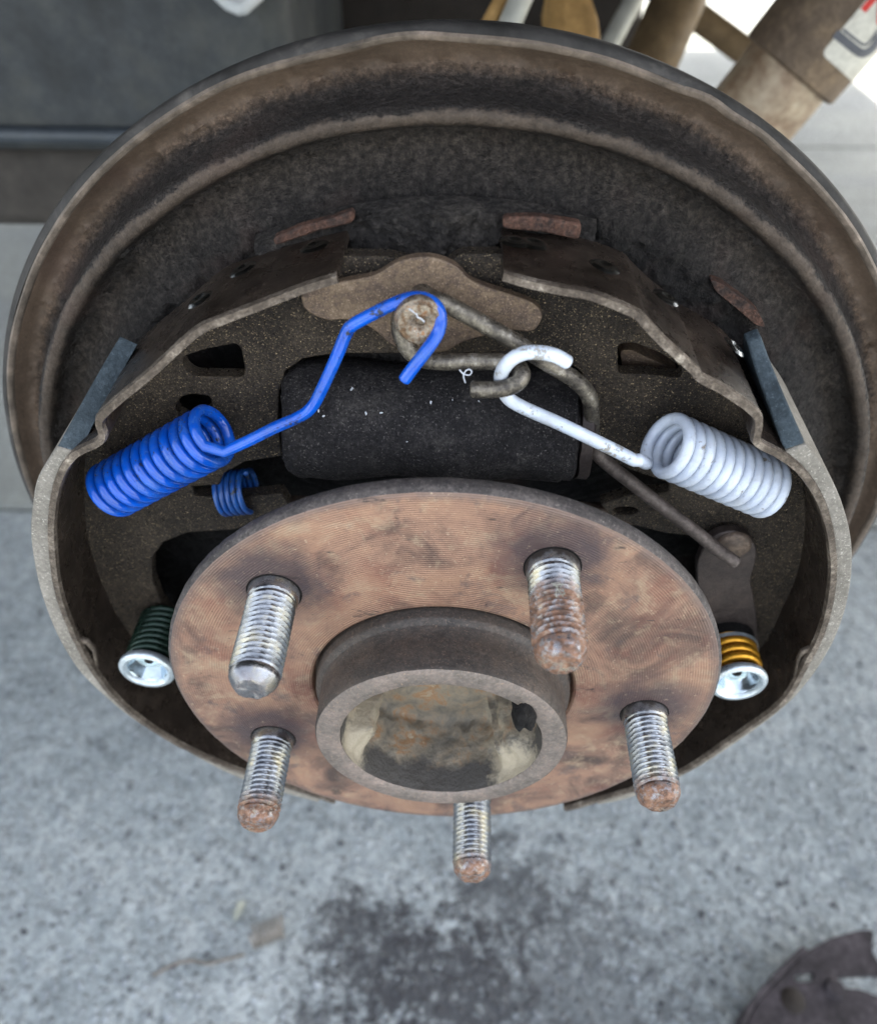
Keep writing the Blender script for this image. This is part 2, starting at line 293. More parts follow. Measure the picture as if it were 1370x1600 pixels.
# ------------------------------------------------------------------ mesh helpers
OFF = {}
class MB:
    def __init__(s): s.v = []; s.f = []
    def add(s, vs, fs):
        o = len(s.v); s.v += [Vector(p) for p in vs]; s.f += [tuple(i + o for i in f) for f in fs]; return s
    def grid(s, rows, closed_u=False, closed_v=False, flip=False):
        nu, nv = len(rows), len(rows[0]); fs = []
        for i in range(nu if closed_u else nu - 1):
            for j in range(nv if closed_v else nv - 1):
                a, b, c, d = i * nv + j, i * nv + (j + 1) % nv, ((i + 1) % nu) * nv + (j + 1) % nv, ((i + 1) % nu) * nv + j
                fs.append((a, d, c, b) if flip else (a, b, c, d))
        return s.add([p for r in rows for p in r], fs)
    def lathe(s, prof, n=96, c=(0, 0, 0), axis='Y', disp=None, a0=0, a1=360, caps=()):
        """prof: (radius, along) pairs, revolved about an axis through c"""
        rows = []; full = (a1 - a0) >= 360
        for r, t in prof:
            row = []
            for j in range(n if full else n + 1):
                a = R(a0 + (a1 - a0) * j / n); u, w = r * math.cos(a), r * math.sin(a)
                p = {'Y': Vector((u, t, w)), 'X': Vector((t, u, w)), 'Z': Vector((u, w, t))}[axis]
                if disp: p = disp(p)
                row.append(p + Vector(c))
            rows.append(row)
        s.grid(rows, closed_v=full)
        o = len(s.v) - len(rows) * len(rows[0]); nv = len(rows[0])
        if full:
            if 0 in caps: s.f.append(tuple(o + j for j in range(nv)))
            if 1 in caps: s.f.append(tuple(o + (len(rows) - 1) * nv + j for j in reversed(range(nv))))
        return s
    def tube(s, path, r, n=14, caps=True, sub=0):
        path = [Vector(p) for p in path]
        if sub: path = spline(path, sub)
        rows = []; t0 = (path[1] - path[0]).normalized()
        nrm = t0.orthogonal().normalized()
        for i, p in enumerate(path):
            t = (path[min(i + 1, len(path) - 1)] - path[max(i - 1, 0)]).normalized()
            nrm = (nrm - t * nrm.dot(t)).normalized(); b = t.cross(nrm)
            rad = r(i / (len(path) - 1)) if callable(r) else r
            rows.append([p + (nrm * math.cos(2 * math.pi * j / n) + b * math.sin(2 * math.pi * j / n)) * rad for j in range(n)])
        if caps:
            for e, sg in ((0, -1), (-1, 1)):
                p = path[e]; t = (path[1] - path[0] if e == 0 else path[-1] - path[-2]).normalized() * sg
                extra = [[p + (q - p) * k + t * d * (rows[e][0] - p).length for q in rows[e]] for k, d in ((.86, .22), (.45, .32))]
                rows = (extra[::-1] + rows) if e == 0 else (rows + extra)
        o = len(s.v); s.grid(rows, closed_v=True)
        if caps:
            s.f.append(tuple(o + j for j in reversed(range(n)))); s.f.append(tuple(o + (len(rows) - 1) * n + j for j in range(n)))
        return s
    def box(s, lo, hi):
        x0, y0, z0 = lo; x1, y1, z1 = hi
        return s.add([(x, y, z) for x in (x0, x1) for y in (y0, y1) for z in (z0, z1)],
                     [(0, 1, 3, 2), (4, 6, 7, 5), (0, 4, 5, 1), (2, 3, 7, 6), (0, 2, 6, 4), (1, 5, 7, 3)])
    def prism(s, front, back):
        n = len(front); return s.add(list(front) + list(back), [tuple(range(n)), tuple(reversed(range(n, 2 * n)))] + [(i, n + i, n + (i + 1) % n, (i + 1) % n) for i in range(n)])
    def build(s, name, mat, parent=None, smooth=35, bevel=0, seg=2, subsurf=0):
        off = OFF.get(parent.name, Vector()) if parent else Vector()
        me = bpy.data.meshes.new(name); me.from_pydata([(p - off) * S for p in s.v], [], s.f)
        bm = bmesh.new(); bm.from_mesh(me); bmesh.ops.recalc_face_normals(bm, faces=bm.faces); bm.to_mesh(me); bm.free()
        return link(name, me, mat, parent, off, smooth, bevel, seg)
def link(name, me, mat, parent, off, smooth=35, bevel=0, seg=2):
    me.materials.append(M[mat] if isinstance(mat, str) else mat)
    if smooth:
        me.shade_smooth(); me.set_sharp_from_angle(angle=R(smooth))
    o = bpy.data.objects.new(name, me); C.objects.link(o); OFF[o.name] = off
    if parent: o.parent = parent
    if bevel:
        b = o.modifiers.new('bevel', 'BEVEL'); b.width = bevel * S; b.segments = seg; b.limit_method = 'ANGLE'; b.angle_limit = R(40); b.harden_normals = False
    return o
def spline(pts, sub):
    out = []; n = len(pts)
    for i in range(n - 1):
        p0, p1, p2, p3 = pts[max(i - 1, 0)], pts[i], pts[i + 1], pts[min(i + 2, n - 1)]
        for j in range(sub):
            t = j / sub
            out.append(.5 * ((2 * p1) + (p2 - p0) * t + (2 * p0 - 5 * p1 + 4 * p2 - p3) * t * t + (3 * p1 - p0 - 3 * p2 + p3) * t ** 3))
    out.append(pts[-1]); return out
def fillpoly(name, loops, d, mat, parent, bevel=.35, smooth=30):
    """flat plate: first loop is the outline, the others are holes (lists of 3D points in one plane); d = thickness vector"""
    off = OFF.get(parent.name, Vector()) if parent else Vector()
    bm = bmesh.new(); ed = []
    for lp in loops:
        vs = [bm.verts.new((Vector(p) - off) * S) for p in lp]
        ed += [bm.edges.new((vs[i], vs[(i + 1) % len(vs)])) for i in range(len(vs))]
    bmesh.ops.triangle_fill(bm, use_beauty=True, edges=ed)
    bmesh.ops.dissolve_limit(bm, angle_limit=.001, verts=bm.verts, edges=[e for e in bm.edges if len(e.link_faces) == 2])
    g = bmesh.ops.extrude_face_region(bm, geom=bm.faces[:])
    bmesh.ops.translate(bm, vec=Vector(d) * S, verts=[q for q in g['geom'] if isinstance(q, bmesh.types.BMVert)])
    bmesh.ops.recalc_face_normals(bm, faces=bm.faces)
    me = bpy.data.meshes.new(name); bm.to_mesh(me); bm.free()
    return link(name, me, mat, parent, off, smooth, bevel)
def thing(name, label, cat, loc=(0, 0, 0), group=None):
    o = bpy.data.objects.new(name, None); C.objects.link(o); o.location = Vector(loc) * S; o.empty_display_size = .01
    OFF[o.name] = Vector(loc); o['label'] = label; o['category'] = cat
    if group: o['group'] = group
    return o
def tag(o, label, cat, group=None):
    o['label'] = label; o['category'] = cat
    if group: o['group'] = group
    return o
def round_poly(pts, r=3, n=4):
    """round the corners of a polygon of Vectors"""
    out = []; N = len(pts)
    for i in range(N):
        p, a, b = pts[i], pts[i - 1], pts[(i + 1) % N]
        da, db = (a - p), (b - p); k = min(r, da.length * .45, db.length * .45)
        s, e = p + da.normalized() * k, p + db.normalized() * k
        for j in range(n + 1):
            t = j / n; out.append((1 - t) ** 2 * s + 2 * t * (1 - t) * p + t * t * e)
    return out
def fbm(p, s, o=4): return noise.fractal(Vector(p) / s, 1.0, 2.0, o)

# ================================================================== SETTING
gr = bpy.data.objects.new('ground', None); C.objects.link(gr); gr['kind'] = 'structure'; OFF['ground'] = Vector()
def slab(x0, x1, y0, y1, nx=2):
    MB().prism([(x0, y0, GZ), (x1, y0, GZ), (x1, y1, GZ), (x0, y1, GZ)], [(x0, y0, GZ - 60), (x1, y0, GZ - 60), (x1, y1, GZ - 60), (x0, y1, GZ - 60)]).build('slab', 'ground' if y0 < yj else 'ground_far', gr, 0, 3, 2)
yj = bz(20, 795, GZ).y
ys = [-3000, yj, yj + 1180, yj + 2400, 9000]
for a, b in zip(ys, ys[1:]):
    for x0, x1 in ((-6000, -1540), (-1528, 1500), (1512, 6000)): slab(x0, x1, a + 3, b - 3)
sh = MB().add([(-30000, -20000, GZ - 12), (30000, -20000, GZ - 12), (30000, 40000, GZ - 12), (-30000, 40000, GZ - 12)], [(0, 1, 2, 3)]).build('joint_bed', 'joint', gr, 0)

# ================================================================== VEHICLE ABOVE AND BEHIND
vb = thing('vehicle_body', 'dark dusty underside of the raised vehicle behind the brake', 'vehicle', (-200, 400, 0))
# frame panel at upper left
x0 = bp(-900, 100, 340).x; x1 = bp(452, 60, 340).x; zb = bp(200, 246, 340).z
MB().box((x0, 340, zb), (x1, 560, 420)).build('frame_panel', 'panel', vb, 35, 14, 5)
MB().tube([(x0, 339, zb + 13), ((x0 + x1) / 2, 338, zb + 13), (x1 - 30, 339, zb + 12)], 4.5, 12).build('highlight_bead', 'bead', vb, 60)  # bead added to stand for the highlight along the panel's lower edge
zb2 = bp(100, 372, 360).z
MB().box((x0, 372, zb2), (bp(330, 300, 372).x, 540, zb - 4)).build('sill', 'panel_low', vb, 35, 10, 4)
MB().box((x1 - 60, 561, bp(600, 140, 560).z), (bp(1005, 40, 560).x, 800, 420)).build('cross_member', 'under', vb, 35, 14, 4)
MB().box((-1800, -40, 421), (1700, 2850, 440)).build('shade_floor_pan', 'under', vb, 0)  # unseen; stretched back so its shadow reaches farther over the ground
MB().box((-1800, -60, 330), (1700, -41, 900)).build('fender', 'panel', vb, 0)
MB().box((-1800, -41, 441), (1700, 2850, 900)).build('body_shell', 'panel', vb, 0)

# small things hanging behind the top of the plate
w = [bd(310, -60, 380), bd(326, -14, 380), bd(348, 6, 380), bd(368, 15, 380), bd(382, 13, 380), bd(412, -14, 380), bd(428, -60, 380)]
tag(fillpoly('bracket', [w], FW * 7, 'white_bracket', None, 2.5), 'pale grey pointed bracket tip hanging at the top left of centre', 'bracket')
def bar(name, a, b, wpx, D, mat, label, cat, grp=None, D2=None):
    D2 = D2 or D
    pa, pb = bd(*a, D), bd(*b, D2)
    o = MB().tube([pa, pa.lerp(pb, .5), pb], wpx / 2 * D / F, 20).build(name, mat, None, 40)
    return tag(o, label, cat, grp)
bar('brake_pipe', (830, -90), (745, 70), 22, 380, 'sunlit_tan', 'thin tan pipe leaning behind the top of the plate', 'pipe')
bar('steel_tube', (852, -90), (778, 80), 36, 376, 'pale_rod', 'pale grey steel tube beside the thin tan pipe', 'tube')
t = [bd(858, -60, 400), bd(862, 0, 400), bd(862, 30, 400), bd(860, 110, 400), bd(935, 110, 400), bd(941, 55, 400), bd(938, 20, 400), bd(925, -20, 400), bd(915, -60, 400)]
tag(fillpoly('spring_hanger', [t], FW * 40, 'sunlit_tan', None, 6), 'broad hanger plate tinted tan by painted sunlight behind the top of the brake', 'hanger')
bar('stabilizer_rod', (1022, -60), (925, 120), 30, 500, 'pale_rod', 'slender pale rod leaning behind the right of the tan hanger', 'rod')
bar('control_arm', (1085, -60), (985, 170), 84, 540, 'brown_arm', 'thick brown suspension arm left of the bright gap', 'suspension arm')
bar('axle_brace', (1000, -40), (1230, 130), 40, 600, 'brown_arm', 'dark brown brace running diagonally behind the shock absorber', 'brace')

# shock absorber
D = 420; pxm = D / F
ax = Vector((.637, -.771)); pr = Vector((.771, .637))          # image directions
A0 = Vector(((1165 + 1297) / 2, (57 + 166) / 2))               # centre of the sleeve's lower edge
def sw(al, D_=D): q = A0 + ax * al; return bd(q.x, q.y, D_)
s0, s1 = sw(0), sw(-200)
AX = (sw(100) - s0).normalized(); SD = (bd(A0.x + pr.x * 10, A0.y + pr.y * 10, D) - s0).normalized(); TC = AX.cross(SD)
if TC.dot(FW) > 0: TC = -TC
RD = (s0 - CO).normalized(); AX = (AX - RD * AX.dot(RD)).normalized(); SD = (SD - RD * SD.dot(RD)); SD = (SD - AX * SD.dot(AX)).normalized(); TC = -RD
shock = thing('shock_absorber', 'weathered brown shock absorber with a dirty white sticker at upper right', 'shock absorber', s0)
def cyl_mb(prof, n=64):
    rows = [[s0 + AX * a + (SD * math.cos(2 * math.pi * j / n) + TC * math.sin(2 * math.pi * j / n)) * r for j in range(n)] for r, a in prof]
    m = MB(); m.grid(rows, closed_v=True); m.f.append(tuple(range(n))); m.f.append(tuple(reversed(range((len(rows) - 1) * n, len(rows) * n)))); return m
RS = 171 / 2 * pxm; RTb = 146 / 2 * pxm
cyl_mb([(RS - 2, 0), (RS, 1.5), (RS, 190)]).build('sleeve', 'sleeve', shock)
cyl_mb([(RTb, -110), (RTb, 10)]).build('inner_tube', 'tube', shock)
# sticker: wrapped on the sleeve; parameters (angle from the camera-facing line, along)
def onsl(u, a, h=.35):       # u, a in photo pixels across / along, measured from the sleeve's centre line and lower edge
    th = math.asin(max(-.999, min(.999, u * pxm / RS))) if abs(u * pxm) < RS else math.copysign(math.pi / 2, u) + (u * pxm - math.copysign(RS, u)) / RS
    return s0 + AX * (a * pxm) + (SD * math.sin(th) + TC * math.cos(th)) * (RS + h)
def pq(x, y):
    q = Vector((x, y)); u, a = (q - A0).dot(pr), (q - A0).dot(ax)
    def pj(u, a):
        d = onsl(u, a) - CO; z = d.dot(FW); return Vector((685 + F * d.dot(RT) / z, 800 - F * d.dot(UP) / z))
    for _ in range(12):
        e = pj(u, a) - q; eu = (pj(u + .5, a) - pj(u, a)) * 2; ea = (pj(u, a + .5) - pj(u, a)) * 2
        det = eu.x * ea.y - eu.y * ea.x
        if abs(det) < 1e-6: break
        du, da = (e.x * ea.y - e.y * ea.x) / det, (eu.x * e.y - eu.y * e.x) / det
        u -= max(-15, min(15, du)); a -= max(-15, min(15, da)); u = max(-80, min(80, u))
    return u, a
def patch(name, poly, mat, h, parent):
    """polygon in (across, along) px triangulated finely and wrapped on the sleeve"""
    bm = bmesh.new(); vs = [bm.verts.new((p[0], p[1], 0)) for p in poly]; f = bm.faces.new(vs)
    x_lo, x_hi = min(p[0] for p in poly), max(p[0] for p in poly)
    q = math.floor(x_lo / 6) * 6
    while q < x_hi:
        bmesh.ops.bisect_plane(bm, geom=bm.verts[:] + bm.edges[:] + bm.faces[:], plane_co=(q, 0, 0), plane_no=(1, 0, 0)); q += 6
    bmesh.ops.triangulate(bm, faces=bm.faces)
    m = MB().add([onsl(v.co.x, v.co.y, h) for v in bm.verts], [[v.index for v in f.verts] for f in bm.faces if not bm.verts.index_update()]); bm.free()
    return m.build(name, mat, parent, 60)
u0, a0 = pq(1282, 84)
def rrect(x0, y0, x1, y1, r, n=5):
    out = []
    for cx, cy, s in ((x0 + r, y0 + r, 180), (x1 - r, y0 + r, 270), (x1 - r, y1 - r, 0), (x0 + r, y1 - r, 90)):
        out += [(cx + r * math.cos(R(s + 90 * i / n)), cy + r * math.sin(R(s + 90 * i / n))) for i in range(n + 1)]
    return out
lab = patch('sticker', rrect(u0, a0, u0 + 190, a0 + 240, 9), 'label', .4, shock)
def stroke(pts, wd):
    path = [tuple(v) for v in spline([Vector(pq(*p)).to_3d() for p in pts], 3)]; L_, R_ = [], []
    for i_, p in enumerate(path):
        q0, q1 = Vector(path[max(i_ - 1, 0)]), Vector(path[min(i_ + 1, len(path) - 1)]); t_ = (q1 - q0).normalized(); nn = Vector((-t_.y, t_.x)) * wd / 2
        L_.append((p[0] + nn.x, p[1] + nn.y)); R_.append((p[0] - nn.x, p[1] - nn.y))
    return L_ + R_[::-1]
patch('printed_line', stroke([(1304, 52), (1325, 69), (1338, 79), (1346, 83), (1354, 81), (1362, 75), (1368, 66), (1374, 57)], 11), 'ink', .6, shock)
patch('printed_line', stroke([(1316, 46), (1335, 61), (1346, 69), (1353, 69), (1360, 62), (1366, 54), (1372, 46)], 3.5), 'ink', .6, shock)
def letters(txt, size, u, a):
    cu = bpy.data.curves.new('t', 'FONT'); cu.body = txt; cu.size = size; cu.resolution_u = 3; cu.offset = size * .02
    to = bpy.data.objects.new('t', cu); C.objects.link(to); bpy.context.view_layer.update()
    me = bpy.data.meshes.new_from_object(to); bm = bmesh.new(); bm.from_mesh(me)
    for q in range(-30, 60):
        bmesh.ops.bisect_plane(bm, geom=bm.verts[:] + bm.edges[:] + bm.faces[:], plane_co=(q * 6, 0, 0), plane_no=(1, 0, 0))
    bmesh.ops.triangulate(bm, faces=bm.faces); bm.verts.index_update()
    m = MB().add([onsl(u + v.co.x, a + v.co.y, .6) for v in bm.verts], [[v.index for v in f.verts] for f in bm.faces]); bm.free()
    bpy.data.objects.remove(to); return m.build('printed_letters', 'red', shock, 60)
ul, al = pq(1342, 9)
letters('KYB', 66, ul, al)

# ================================================================== BACKING PLATE
bpl = thing('backing_plate', 'large round dusty brown brake backing plate with raised rim', 'backing plate', (0, 80, 0))
def wob(amp, sc, seed=0):
    def f(p):
        a = math.atan2(p.z, p.x); r = math.hypot(p.x, p.z)
        d = amp * fbm((p.x + seed, p.y, p.z), sc, 5)
        n_ = Vector((p.x / max(r, 1), 0, p.z / max(r, 1)))
        return p + Vector((0, -d, 0)) + n_ * d * .25
    return f
def lipd(p):
    a = math.degrees(math.atan2(p.z, p.x)); d = .25 * fbm(p, 30, 3)
    for c_, w_, h_ in ((94.5, 4, 1.1), (66, 2.2, .9), (60, 3, .6), (112, 5, .5)): d += h_ * math.exp(-((a - c_) / w_) ** 2)
    r = math.hypot(p.x, p.z); return p + Vector((p.x / r * d, -.5 * d, p.z / r * d))
def dist_disp(p):
    r = math.hypot(p.x, p.z); am = 0
    if r < 126: am = 1.0
    elif 131 < r < 137: am = .8
    elif r < 131: am = .15
    if r < 100: am = .4
    v = Vector((p.x, p.y, p.z))
    d = am * (1.6 * fbm(v, 6, 5) + 1.2 * noise.noise(v / 2.3) + 1.2 * abs(noise.noise(v / 4 + Vector((9, 0, 0))))) + .5 * fbm(v, 40, 2)
    if r > 138.5:
        q = lipd(p); return p.lerp(q, min(1, (r - 138.5) / 1.5)) + Vector((0, -d * max(0, 1 - (r - 138.5)), 0))
    return p + Vector((0, -d, 0))
prof = [(17.2, 62), (60, 61)] + [(60 + i * .75, 60.5 + .01 * i) for i in range(1, 69)] + [(112, 61.6), (113.5, 62.6), (115, 64), (116.5, 65.6), (118, 67.2), (119.5, 68.6), (121, 69.8), (122.5, 70.6), (124, 70.6), (125.2, 69.6), (126, 68), (126.7, 66), (127.2, 64.9), (128, 64.3), (129.2, 64.1), (130.2, 64.3), (130.9, 65.2), (131.3, 67), (131.6, 70), (132.0, 73), (132.6, 75.5), (133.6, 77)]
prof += [(134.6, 78), (135.6, 78.4), (136.6, 78.4), (137.8, 78), (139, 77.2), (140, 76), (140.8, 74.6), (141.6, 73.6)]
prof2 = [prof[0]]
for q_ in prof[1:]:
    l_ = prof2[-1]; st_ = max(1, int(math.hypot(q_[0] - l_[0], q_[1] - l_[1]) / 1.1)) if q_[0] > 61 else 1
    prof2 += [(l_[0] + (q_[0] - l_[0]) * t_ / st_, l_[1] + (q_[1] - l_[1]) * t_ / st_) for t_ in range(1, st_ + 1)]
MB().lathe(prof2, 900, disp=dist_disp).build('plate_face', 'plate', bpl, 60)
MB().lathe([(141.0, 76), (141.2, 74), (141.5, 73.0), (142.6, 72.6), (143.2, 73.2)], 360, disp=lipd).build('rim_lip', 'lip', bpl, 60)
MB().lathe([(143.2, 73.2), (144.6, 73.9), (145.2, 75.5), (145, 78), (144.4, 82), (143.6, 85), (142, 87), (128, 87), (60, 80), (17.3, 78), (17.3, 62)], 300, disp=lambda p: p + Vector((0, .3 * fbm(p, 20, 2), 0))).build('outer_band', 'band', bpl, 50)
# raised crusted platform behind the shoe ends
def platf():
    m = MB(); rows = []
    for j in range(241):
        a = R(72.3 + 42.5 * j / 240); row = []
        for i in range(90):
            r = 60 + 53.6 * i / 89; x, z = r * math.cos(a), r * math.sin(a)
            e = min((113.7 - r) / .9, (j) / 3, (240 - j) / 3, 1); e = max(0, e)
            y = 61.5 - 9.5 * e ** .6
            v = Vector((x, 0, z)); d = 1.7 * fbm(v, 5, 5) + 1.3 * noise.noise(v / 2.2) + .9 * abs(noise.noise(v / 4))
            dx, dz = x + 2, z - 92; rr = math.hypot(dx, dz)
            d += 2.5 * max(0, 1 - (rr / 24) ** 2) ** .8 + .9 * math.sin(math.atan2(dz, dx) * 11 + rr * .25) * math.exp(-((rr - 14) / 7) ** 2)
            row.append(Vector((x, y - d * min(1, e + .1) * .8, z)))
        rows.append(row)
    m.grid(rows); return m
platf().build('crusted_platform', 'crud', bpl, 60)
def quadpad(pts, Y, th, mat, name='shoe_pad', lab=None, bev=.5):
    o = fillpoly(name, [round_poly([bp(x, y, Y) for x, y in pts], 1.2, 3)], (0, th, 0), mat, bpl, bev)
    if lab: o['label'] = lab
    return o
quadpad([(426, 373), (470, 354), (520, 341), (550, 330), (555, 342), (548, 350), (500, 361), (430, 385)], 49.5, 3, 'pad', lab='scuffed brown pad with a rusty spot')
quadpad([(785, 340), (840, 339), (909, 350), (905, 376), (850, 364), (785, 358)], 47, 3, 'pad', lab='worn pad with a red brown patch')
quadpad([(1108, 436), (1128, 444), (1162, 468), (1186, 490), (1196, 512), (1180, 508), (1150, 482), (1118, 456)], 59.8, 4, 'pad', lab='rough brown patch')

# ================================================================== BRAKE SHOES
def trace(pts): return [bp(x, y, Y) for x, y, Y in pts]
LT = [(530, 440, 30), (480, 456, 28.5), (420, 479, 26.5), (350, 506, 24.5), (322, 518, 23.8), (296, 538, 23), (245, 585, 21), (200, 622, 20), (168, 651, 19), (163, 662, 19), (168, 680, 19), (160, 694, 19), (125, 712, 19), (105, 738, 19), (93, 775, 19), (88, 820, 19), (90, 870, 19),
      (97, 920, 19), (113, 970, 19), (132, 1012, 19), (152, 1046, 19), (184, 1087, 19), (226, 1124, 19), (277, 1157, 19), (328, 1182, 19), (383, 1204, 19), (450, 1226, 19), (525, 1250, 19)]
RTt = [(784, 437, 30), (830, 450, 28.5), (870, 458, 27.5), (925, 469, 26), (985, 494, 24.5), (1000, 508, 24), (1027, 536, 23), (1076, 581, 21), (1086, 593, 20.5), (1125, 614, 20), (1165, 642, 19), (1177, 658, 19), (1173, 686, 19), (1182, 698, 19), (1209, 712, 19), (1240, 734, 19), (1268, 772, 19), (1285, 815, 19), (1293, 860, 19), (1294, 905, 19),
       (1285, 960, 19), (1270, 1003, 19), (1250, 1040, 19), (1229, 1080, 19), (1202, 1108, 19), (1140, 1152, 19), (1062, 1204, 19), (985, 1232, 19), (880, 1262, 19)]
def radial(pts, k):
    """offset an xz trace outwards by k mm along its own normal"""
    out = []
    for i, p in enumerate(pts):
        a, b = pts[max(i - 1, 0)], pts[min(i + 1, len(pts) - 1)]; t = Vector((b.x - a.x, 0, b.z - a.z)).normalized(); n = Vector((t.z, 0, -t.x))
        if n.dot(Vector((p.x, 0, p.z))) < 0: n = -n
        out.append(p + n * k)
    return out
def subdiv(pts, n): return spline([Vector(p) for p in pts], n)
def strip(inner, outer, yb, mat, name, parent, bevel=.4, label=None):
    """curved bar: section = inner front, outer front, outer back, inner back"""
    rows = []
    for a, b in zip(inner, outer):
        yb_ = yb(a) if callable(yb) else yb
        rows.append([a, b, Vector((b.x, yb_, b.z)), Vector((a.x, yb_, a.z))])
    m = MB(); m.grid(rows, closed_v=True); m.f.append((0, 1, 2, 3)); n = len(rows) * 4; m.f.append((n - 1, n - 2, n - 3, n - 4))
    o = m.build(name, mat, parent, 40, bevel, 2)
    if label: o['label'] = label
    return o
def edge_strip(inner, outer, mat, parent):
    """worn bright front edge of the rim, a separate bead 0.6 mm proud"""
    rows = []
    for i, (a, b) in enumerate(zip(inner, outer)):
        j = .25 * noise.noise(a / 2.5); d = (b - a)
        rows.append([a - d * .08 + Vector((0, .5, 0)), a - Vector((0, .9 + j, 0)) + d * .08, b - Vector((0, .8 + j, 0)) - d * .12, b + d * .04 + Vector((0, .5, 0))])
    m = MB(); m.grid(rows, closed_v=True); return m.build('rim_edge', mat, parent, 60)
def make_shoe(tr, side, holes, inner_web, lin_dark, lin_grey, label):
    cx = -95 if side < 0 else 95
    sh = thing('brake_shoe', label, 'brake shoe', (cx, 42, 0), 'brake shoes on the backing plate')
    T = subdiv(trace(tr), 5); To = radial(T, 2.0)
    strip(T, To, 51.2, 'table', 'shoe_rim', sh)
    edge_strip(T, To, 'edge', sh)
    # web: outline follows the rim's inner side, then comes back along the hand-measured inner edge
    web = [Vector((p.x, 40, p.z)) for p in radial(T, .8)][::2]
    cut = [i for i, p in enumerate(web) if p.z > -78 or abs(p.x) > 60]
    web = web[:cut[-1] + 1]
    inn = [bp(x, y, 40) for x, y in inner_web]
    low = [Vector((r * math.cos(a), 40, r * math.sin(a))) for r, a in [(78, R(180 + 10)), (80, R(180 + 30)), (84, R(180 + 50))]]
    if side > 0: low = [Vector((-p.x, 40, p.z)) for p in low]
    poly = web + low[::-1] + inn[::-1]
    hs = [round_poly([bp(x, y, 40) for x, y in h], 1.5, 3) for h in holes]
    fillpoly('web', [poly] + hs, (0, 4.5, 0), 'web', sh, .5)
    for part, mat, lb in ((lin_dark, 'lining_dark', 'blue grey coated end of the lining'), (lin_grey, 'lining', None)):
        I = subdiv([bp(a, b, c) for a, b, c in part[0]], 5); O = subdiv([bp(a, b, c) for a, b, c in part[1]], 5)
        strip(I, O, lambda q: 60 - max(0, q.y - 19.4) * .8, mat, 'lining', sh, .5, lb)
    return sh, T, To
LW = [(606, 402), (650, 412), (660, 470), (655, 552), (520, 553), (474, 561), (446, 580), (436, 612), (434, 660), (441, 713), (383, 722), (350, 740), (343, 758), (301, 760), (303, 776), (350, 779), (400, 776), (440, 772), (452, 790), (425, 812), (365, 828), (292, 833), (255, 848), (238, 872), (238, 905), (252, 942), (285, 985)]
RW = [(722, 398), (700, 410), (690, 470), (690, 552), (800, 553), (878, 560), (908, 582), (924, 612), (930, 660), (934, 712), (985, 735), (1045, 755), (1045, 771), (985, 774), (938, 789), (955, 806), (1000, 824), (1040, 834), (1085, 838), (1100, 870), (1110, 930), (1095, 985)]
LH = [[(283, 559), (321, 546), (369, 537), (377, 545), (383, 578), (381, 590), (303, 589), (288, 578)], [(273, 636), (284, 620), (300, 616), (330, 620), (330, 640), (300, 660), (278, 650)]]
RH = [[(965, 538), (990, 536), (1031, 552), (1067, 577), (1064, 592), (1009, 586), (965, 585)], [(955, 798), (965, 793), (990, 793), (999, 800), (985, 807), (965, 806)]]
linLd = ([(215, 538, 42), (180, 600, 34), (150, 655, 26), (126, 706, 19.4)], [(188, 526, 42), (160, 573, 35), (125, 635, 27), (91, 697, 19.4)])
linLg = ([(125, 708, 19.2), (98, 742, 19.2), (87, 778, 19.2), (84, 820, 19.2), (87, 870, 19.2), (94, 920, 19.2), (110, 972, 19.2), (130, 1014, 19.2), (149, 1048, 19.2), (181, 1089, 19.2), (224, 1127, 19.2), (276, 1160, 19.2), (328, 1186, 19.2), (383, 1208, 19.2), (450, 1230, 19.2), (500, 1246, 19.2)],
         [(90, 698, 19.2), (60, 745, 19.2), (51, 789, 19.2), (48, 830, 19.2), (52, 870, 19.2), (64, 925, 19.2), (84, 980, 19.2), (105, 1020, 19.2), (128, 1053, 19.2), (166, 1090, 19.2), (212, 1127, 19.2), (268, 1160, 19.2), (322, 1191, 19.2), (379, 1218, 19.2), (447, 1240, 19.2), (498, 1254, 19.2)])
linRd = ([(1166, 533, 40), (1180, 580, 35), (1203, 645, 27), (1225, 704, 19.4)], [(1188, 524, 40), (1205, 570, 35), (1231, 632, 27), (1258, 693, 19.4)])
linRg = ([(1226, 706, 19.2), (1246, 730, 19.2), (1272, 770, 19.2), (1289, 815, 19.2), (1297, 860, 19.2), (1298, 905, 19.2), (1289, 962, 19.2), (1273, 1006, 19.2), (1252, 1044, 19.2), (1232, 1083, 19.2), (1205, 1112, 19.2), (1142, 1157, 19.2), (1064, 1208, 19.2), (985, 1238, 19.2), (930, 1252, 19.2)],
         [(1259, 694, 19.2), (1295, 742, 19.2), (1316, 789, 19.2), (1328, 835, 19.2), (1331, 875, 19.2), (1328, 915, 19.2), (1318, 960, 19.2), (1301, 1004, 19.2), (1280, 1040, 19.2), (1258, 1070, 19.2), (1225, 1105, 19.2), (1163, 1152, 19.2), (1080, 1205, 19.2), (990, 1245, 19.2), (934, 1258, 19.2)])
shL, TL, _ = make_shoe(LT, -1, LH, LW, linLd, linLg, 'left brake shoe, the one beside the blue spring')
shR, TR_, _ = make_shoe(RTt, 1, RH, RW, linRd, linRg, 'right brake shoe, the one beside the white spring')
